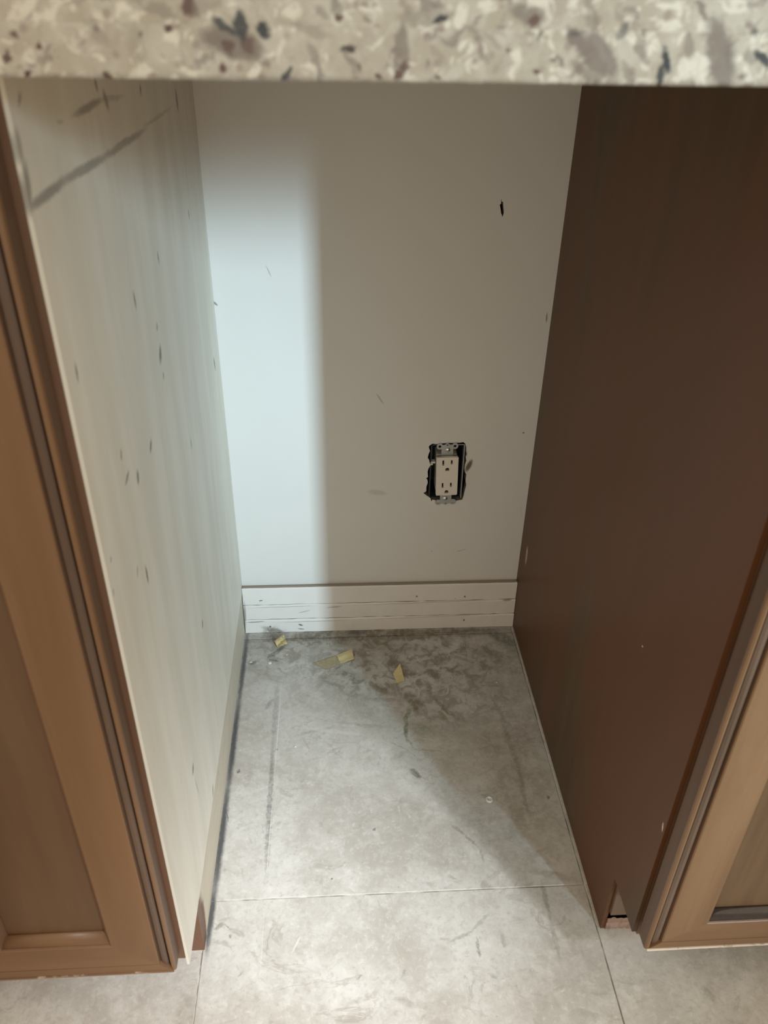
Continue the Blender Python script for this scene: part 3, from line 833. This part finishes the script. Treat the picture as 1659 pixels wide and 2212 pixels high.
def door(parent, x0, x1, z0, z1, yb, ws, wr, T, bead_black):
    d = obj('door', *bxv(x0 + ws - 0.012, x1 - ws + 0.012, yb - 0.0095, yb - 0.003, z0 + wr - 0.012, z1 - wr + 0.012), 'door_panel', parent)
    # outer lip | groove | bead | flat | inner slope
    edge = [(0.0, 0.0), (0.0, T - 0.0042), (0.0007, T - 0.0042), (0.0007, 0.0)]
    lip = [(0.0007, 0.0), (0.0007, T - 0.0041), (0.00005, T - 0.0041), (0.00005, T - 0.0038), (0.0008, T - 0.0018), (0.0022, T - 0.0006), (0.0036, T - 0.0010), (0.0042, T - 0.0022), (0.0042, 0.0)]
    groove = [(0.0042, 0.0), (0.0042, T - 0.0024), (0.0058, T - 0.0060), (0.0066, T - 0.0040), (0.0090, T - 0.0026), (0.0118, T - 0.0030), (0.0134, T - 0.0045), (0.0140, T - 0.0030), (0.0140, 0.0)]
    flat = [(0.0140, 0.0), (0.0140, T - 0.0010), (0.0150, T), (ws - 0.0065, T), (ws - 0.0055, T - 0.0006), (ws - 0.0055, 0.0)]
    slope = [(ws - 0.0055, 0.0), (ws - 0.0055, T - 0.0009), (ws - 0.0012, T - 0.0068), (ws, T - 0.0088), (ws, 0.0)]
    for side in ('left', 'right', 'bottom', 'top'):
        mat = 'door_v' if side in ('left', 'right') else 'door_h'
        st = mitred(side, x0, x1, z0, z1, ws, wr, yb, flat, mat, None, d)
        sl = mitred(side, x0, x1, z0, z1, ws, wr, yb, slope, 'frame', None, d)
        sl.name = 'glazed_slope'
        if side in ('left', 'right'):
            e = mitred(side, x0, x1, z0, z1, ws, wr, yb, lip, mat, None, d)
            e.name = 'edge_lip'
            es = mitred(side, x0, x1, z0, z1, ws, wr, yb, edge, 'edge_side', None, d)
            es.name = 'edge_face'
            g = mitred(side, x0, x1, z0, z1, ws, wr, yb, groove, 'glaze', None, d)
            g.name = 'glazed_bead'
        else:
            e = mitred(side, x0, x1, z0, z1, ws, wr, yb, [(0.0, 0.0), (0.0, T - 0.0035), (0.0010, T - 0.0015), (0.0030, T - 0.0004), (0.0060, T), (0.0141, T), (0.0141, 0.0)], mat, None, d)
            e.name = 'edge_lip'
    V, Fc = bxv(x0 + 0.002, x1 - 0.002, yb - T - 0.00015, yb - T + 0.002, z0 - 0.0003, z0 + 0.0016)
    w = obj('worn_edge', V, Fc, 'worn_pale' if bead_black else 'worn_brown', d)
    # quarter-round strip at the foot of the recess
    N = 8
    R = 0.0085
    V, Fc = [], []
    xs = (x0 + ws - 0.006, x1 - ws + 0.006)
    yp = yb - 0.0095
    zp = z0 + wr - 0.0065
    for x in xs:
        V.append((x, yp, zp))
        for i in range(N + 1):
            a = PI / 2 * i / N
            V.append((x, yp - R * 0.92 * math.cos(a), zp + 0.0015 + 0.0125 * math.sin(a)))
    k = N + 2
    Fc = [(i, (i + 1) % k, k + (i + 1) % k, k + i) for i in range(k)] + [tuple(range(k)), tuple(range(k, 2 * k))]
    q = obj('panel_bead', V, Fc, 'glaze_black' if bead_black else 'door_h', d, True)
    return d

# ------------------------------------------------------------------ cabinet beside the pale panel
LC = empty('base_cabinet', (-0.45, -0.30, 0.0))
tag(LC, 'brown base cabinet with cream inner side panel, left of the gap', 'cabinet')
HL = 0.0795
XL = -0.9000
box('side_panel', -0.0026, 0.0, -0.6040, -0.0004, HL, Z_TOP - 0.0004, 'panel_white', LC)
box('carcass', XL, -0.0028, -0.5860, -0.0004, HL + 0.0004, Z_TOP - 0.0004, 'ply', LC)
# face frame: two stiles and two rails as one ring
V, Fc = solid_plate([(XL, 0.0920), (-0.0028, 0.0920), (-0.0028, Z_TOP - 0.0006), (XL, Z_TOP - 0.0006)],
                    [[(XL + 0.038, 0.135), (-0.042, 0.135), (-0.042, 0.84), (XL + 0.038, 0.84)]], -0.6045, -0.5862,
                    lambda u, v, w: (u, w, v))
obj('face_frame', V, Fc, 'frame', LC)
box('plinth', XL, -0.0006, -0.5300, -0.0004, 0.0002, HL - 0.0002, 'plinth', LC)
box('toe_kick', XL, -0.0006, -0.5461, -0.5302, 0.0002, HL - 0.0002, 'frame', LC)
door(LC, -0.2150, -0.0072, 0.1050, 0.8560, -0.6055, 0.0600, 0.0535, 0.0190, False)
door(LC, -0.5560, -0.2180, 0.1050, 0.8560, -0.6055, 0.0600, 0.0535, 0.0190, False)
door(LC, -0.8980, -0.5590, 0.1050, 0.8560, -0.6055, 0.0600, 0.0535, 0.0190, False)

# ------------------------------------------------------------------ cabinet with the dark side panel
RC = empty('base_cabinet', (0.915, -0.30, 0.0))
tag(RC, 'brown base cabinet with dark brown side panel, right of the gap', 'cabinet')
XR = 1.3800
ZN = 0.0980
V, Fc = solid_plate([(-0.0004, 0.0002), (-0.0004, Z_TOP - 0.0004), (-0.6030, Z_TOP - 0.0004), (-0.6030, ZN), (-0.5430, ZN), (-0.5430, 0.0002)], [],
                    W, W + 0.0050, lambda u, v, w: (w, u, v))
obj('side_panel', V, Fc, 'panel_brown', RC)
box('carcass', W + 0.0052, XR, -0.5860, -0.0004, ZN + 0.0004, Z_TOP - 0.0004, 'ply', RC)
V, Fc = solid_plate([(W + 0.0052, ZN - 0.004), (XR, ZN - 0.004), (XR, Z_TOP - 0.0006), (W + 0.0052, Z_TOP - 0.0006)],
                    [[(W + 0.042, 0.135), (XR - 0.038, 0.135), (XR - 0.038, 0.84), (W + 0.042, 0.84)]], -0.6035, -0.5862,
                    lambda u, v, w: (u, w, v))
obj('face_frame', V, Fc, 'frame', RC)
box('plinth', W + 0.0052, XR, -0.5360, -0.0004, 0.0002, ZN - 0.0002, 'cavity_gap_shade', RC)  # near-black colour stands in for shade in the toe-kick gap
box('toe_kick', W + 0.0052, XR, -0.5475, -0.5382, 0.0330, ZN - 0.0002, 'toe', RC, 0.0004, 1)
# bare splintered strip at the foot of the toe kick
rnd = random.Random(4)
V, Fc = [], []
N = 30
prz = [0.0002, 0.006, 0.011, 0.016, 0.020, 0.0240]
for i in range(N + 1):
    x = W + 0.0052 + 0.075 * i / N
    for j, z in enumerate(prz):
        V.append((x, -0.5440 + rnd.uniform(-0.0012, 0.0012) - (0.0012 if j % 2 else 0), z + (0.0012 * math.sin(i * 0.5 + j) if 0 < j < 5 else 0)))
    V.append((x, -0.5365, 0.0100))
    V.append((x, -0.5365, 0.0002))
k = len(prz) + 2
for i in range(N):
    for q in range(k):
        Fc.append((i * k + q, i * k + (q + 1) % k, (i + 1) * k + (q + 1) % k, (i + 1) * k + q))
Fc += [tuple(range(k)), tuple(N * k + q for q in range(k))]
rs = obj('splintered_strip', V, Fc, 'raw_wood', RC)
rs['label'] = 'bare splintered wood strip at the foot of the toe kick'
door(RC, 0.4545, 0.9150, 0.1050, 0.8560, -0.6080, 0.0600, 0.0480, 0.0190, True)
door(RC, 0.9180, XR - 0.002, 0.1050, 0.8560, -0.6080, 0.0600, 0.0480, 0.0190, True)

# ------------------------------------------------------------------ granite worktop, two laminated layers
ct = empty('countertop', (0.25, -0.325, Z_TOP))
tag(ct, 'speckled cream granite countertop with a thick laminated front edge', 'countertop')
def edge_slab(name, y0, y1, z0, z1, mat, r_lo, r_hi):
    pr = []
    n = 6
    for i in range(n + 1):
        a = PI / 2 * i / n
        pr.append((y0 + r_lo - r_lo * math.cos(PI / 2 - a) if False else y0 + r_lo * (1 - math.sin(a)), z0 + r_lo * (1 - math.cos(a))))
    pr2 = []
    for i in range(n + 1):
        a = PI / 2 * i / n
        pr2.append((y0 + r_hi * (1 - math.cos(a)), z1 - r_hi * (1 - math.sin(a))))
    prof = pr + pr2 + [(y1, z1), (y1, z0)]
    V = [(x, y, z) for x in (-0.9, 1.4) for y, z in prof]
    k = len(prof)
    Fc = [(i, (i + 1) % k, k + (i + 1) % k, k + i) for i in range(k)] + [tuple(range(k)), tuple(range(k, 2 * k))]
    return obj(name, V, Fc, mat, ct)
ZS = 0.8935
edge_slab('edge_strip', -0.6500, -0.6050, Z_TOP, ZS, 'granite_b', 0.0025, 0.00005)
edge_slab('slab', -0.6500, -0.0004, ZS, 0.9150, 'granite_a', 0.00005, 0.0030)
box('substrate', -0.9, 1.4, -0.6048, -0.0004, Z_TOP, ZS - 0.0001, 'ply', ct)

# ------------------------------------------------------------------ litter on the floor
def sheet(name, quad, mat, lift, label, crease=0.0, n=8, th=0.00025, seed=1):
    """thin creased scrap: quad corners on the floor, height field lift(u,v)"""
    rnd = random.Random(seed)
    a, b, c, d = [Vector((p[0], p[1], 0)) for p in quad]
    V = []
    for layer in (1, 0):
        for i in range(n + 1):
            for j in range(n + 1):
                u, v = i / n, j / n
                p = (a * (1 - u) + b * u) * (1 - v) + (d * (1 - u) + c * u) * v
                if i in (0, n) or j in (0, n):
                    rr = noise.noise(Vector((p.x * 900, p.y * 900, seed)))
                    p = p + Vector((rr * 0.0005, rr * 0.0004, 0))
                z = 0.0003 + max(0.0, lift(u, v))
                V.append((p.x, p.y, z + (th if layer else 0)))
    m1 = (n + 1) ** 2
    Fc = []
    idx = lambda i, j: i * (n + 1) + j
    for i in range(n):
        for j in range(n):
            q = (idx(i, j), idx(i + 1, j), idx(i + 1, j + 1), idx(i, j + 1))
            Fc.append(q)
            Fc.append(tuple(x + m1 for x in reversed(q)))
    for i in range(n):
        for (p, q) in ((idx(i, 0), idx(i + 1, 0)), (idx(i, n), idx(i + 1, n)), (idx(0, i), idx(0, i + 1)), (idx(n, i), idx(n, i + 1))):
            Fc.append((p, q, q + m1, p + m1))
    o = obj(name, V, Fc, mat)
    tag(o, label, 'tape', 'masking tape scraps on the floor')
    return o
sheet('tape_scrap', TAPE_A, 'tape', lambda u, v: 0.004 * abs(math.sin(4.2 * v + 1.5 * u)) + 0.0015 * math.sin(7 * u) ** 2,
      'crumpled yellow tape scrap against the baseboard, nearest the cream panel', seed=2)
tb = sheet('tape_scrap', TAPE_B, 'tape', lambda u, v: 0.003 * u * (1 - v) + 0.0008 * math.sin(5 * v) ** 2,
           'flat yellow tape scrap with a faded torn tail, middle of three', seed=3)
to = sheet('faded_tail', TAPE_T, 'tape_faded', lambda u, v: 0.0002, 'x', seed=4)
for k in list(to.keys()):
    del to[k]
to.parent = tb
to['label'] = 'faded dirty torn tail of the tape'
sheet('tape_scrap', TAPE_C, 'tape', lambda u, v: 0.006 * (1 - v) * u, 'small yellow tape scrap lifted at one corner, beside the dark stain', seed=5)

# clear bumper
V, Fc = lathe([(0.0, 0.0002), (0.0048, 0.0002), (0.0050, 0.0008), (0.0046, 0.0020), (0.0036, 0.0026), (0.0029, 0.0024), (0.0026, 0.0012), (0.0, 0.0011)], 28)
bp = obj('door_bumper', V, Fc, 'clear', None, True)
bp.location = (PTS[0][0], PTS[0][1], 0)
tag(bp, 'small round clear rubber bumper lying on the tile', 'bumper')

def pebble(name, p, r, mat, label, cat, seed, flat=0.6, grp=None):
    bm = bmesh.new()
    bmesh.ops.create_icosphere(bm, subdivisions=2, radius=r)
    for v in bm.verts:
        k = 1 + 0.35 * noise.noise(v.co * (1.6 / r) + Vector((seed, 0, 0)))
        v.co = Vector((v.co.x * k, v.co.y * k, v.co.z * k * flat))
    mz = min(v.co.z for v in bm.verts)
    for v in bm.verts:
        v.co.z += 0.0001 - mz
    me = bpy.data.meshes.new(name)
    bm.to_mesh(me)
    bm.free()
    me.materials.append(MAT[mat])
    o = bpy.data.objects.new(name, me)
    COL.objects.link(o)
    o.location = (p[0], p[1], 0)
    tag(o, label, cat, grp)
    return o
pebble('crumb', PTS[2], 0.0013, 'flake', 'tiny white crumb beside the long pale scratch', 'crumb', 1)
pebble('crumb', PTS[3], 0.0011, 'flake', 'tiny white crumb near the dark side panel', 'crumb', 2)
pebble('paint_flake', PTS[4], 0.0030, 'flake', 'white paint flake on a dark spot below the crumpled tape', 'flake', 3, 0.25)
pebble('paint_flake', PTS[5], 0.0020, 'flake', 'white paint flake closest to the cream side panel', 'flake', 4, 0.25)
pebble('paint_flake', PTS[6], 0.0013, 'flake', 'tiny white paint flake just in front of the crumpled tape', 'flake', 5, 0.3)

# dust clump: tangled fibres against the baseboard
rnd = random.Random(11)
V, Fc = [], []
bx_, by_ = 0.0500, -0.0300
for s in range(46):
    p = Vector((bx_ + rnd.gauss(0, 0.006), by_ + rnd.uniform(-0.006, 0.006), 0.0012 + rnd.uniform(0, 0.010)))
    d = Vector((rnd.uniform(-1, 1), rnd.uniform(-0.5, 0.5), rnd.uniform(-0.4, 0.7))).normalized()
    prev = None
    for q in range(6):
        r = 0.00022
        a = d.cross(Vector((0, 0, 1)))
        a = a.normalized() * r if a.length > 1e-3 else Vector((r, 0, 0))
        b = d.cross(a).normalized() * r
        p.z = max(0.0009, p.z)
        p.y = min(-0.0175, p.y)
        base = len(V)
        V += [tuple(p + a), tuple(p + b), tuple(p - a - b)]
        if prev is not None:
            for e in range(3):
                Fc.append((prev + e, prev + (e + 1) % 3, base + (e + 1) % 3, base + e))
        prev = base
        p = p + d * 0.0026
        d = (d + Vector((rnd.uniform(-0.7, 0.7), rnd.uniform(-0.5, 0.5), rnd.uniform(-0.7, 0.6)))).normalized()
du = obj('dust_clump', V, Fc, 'dust')
tag(du, 'small grey tangle of dust against the baseboard behind the crumpled tape', 'dust')
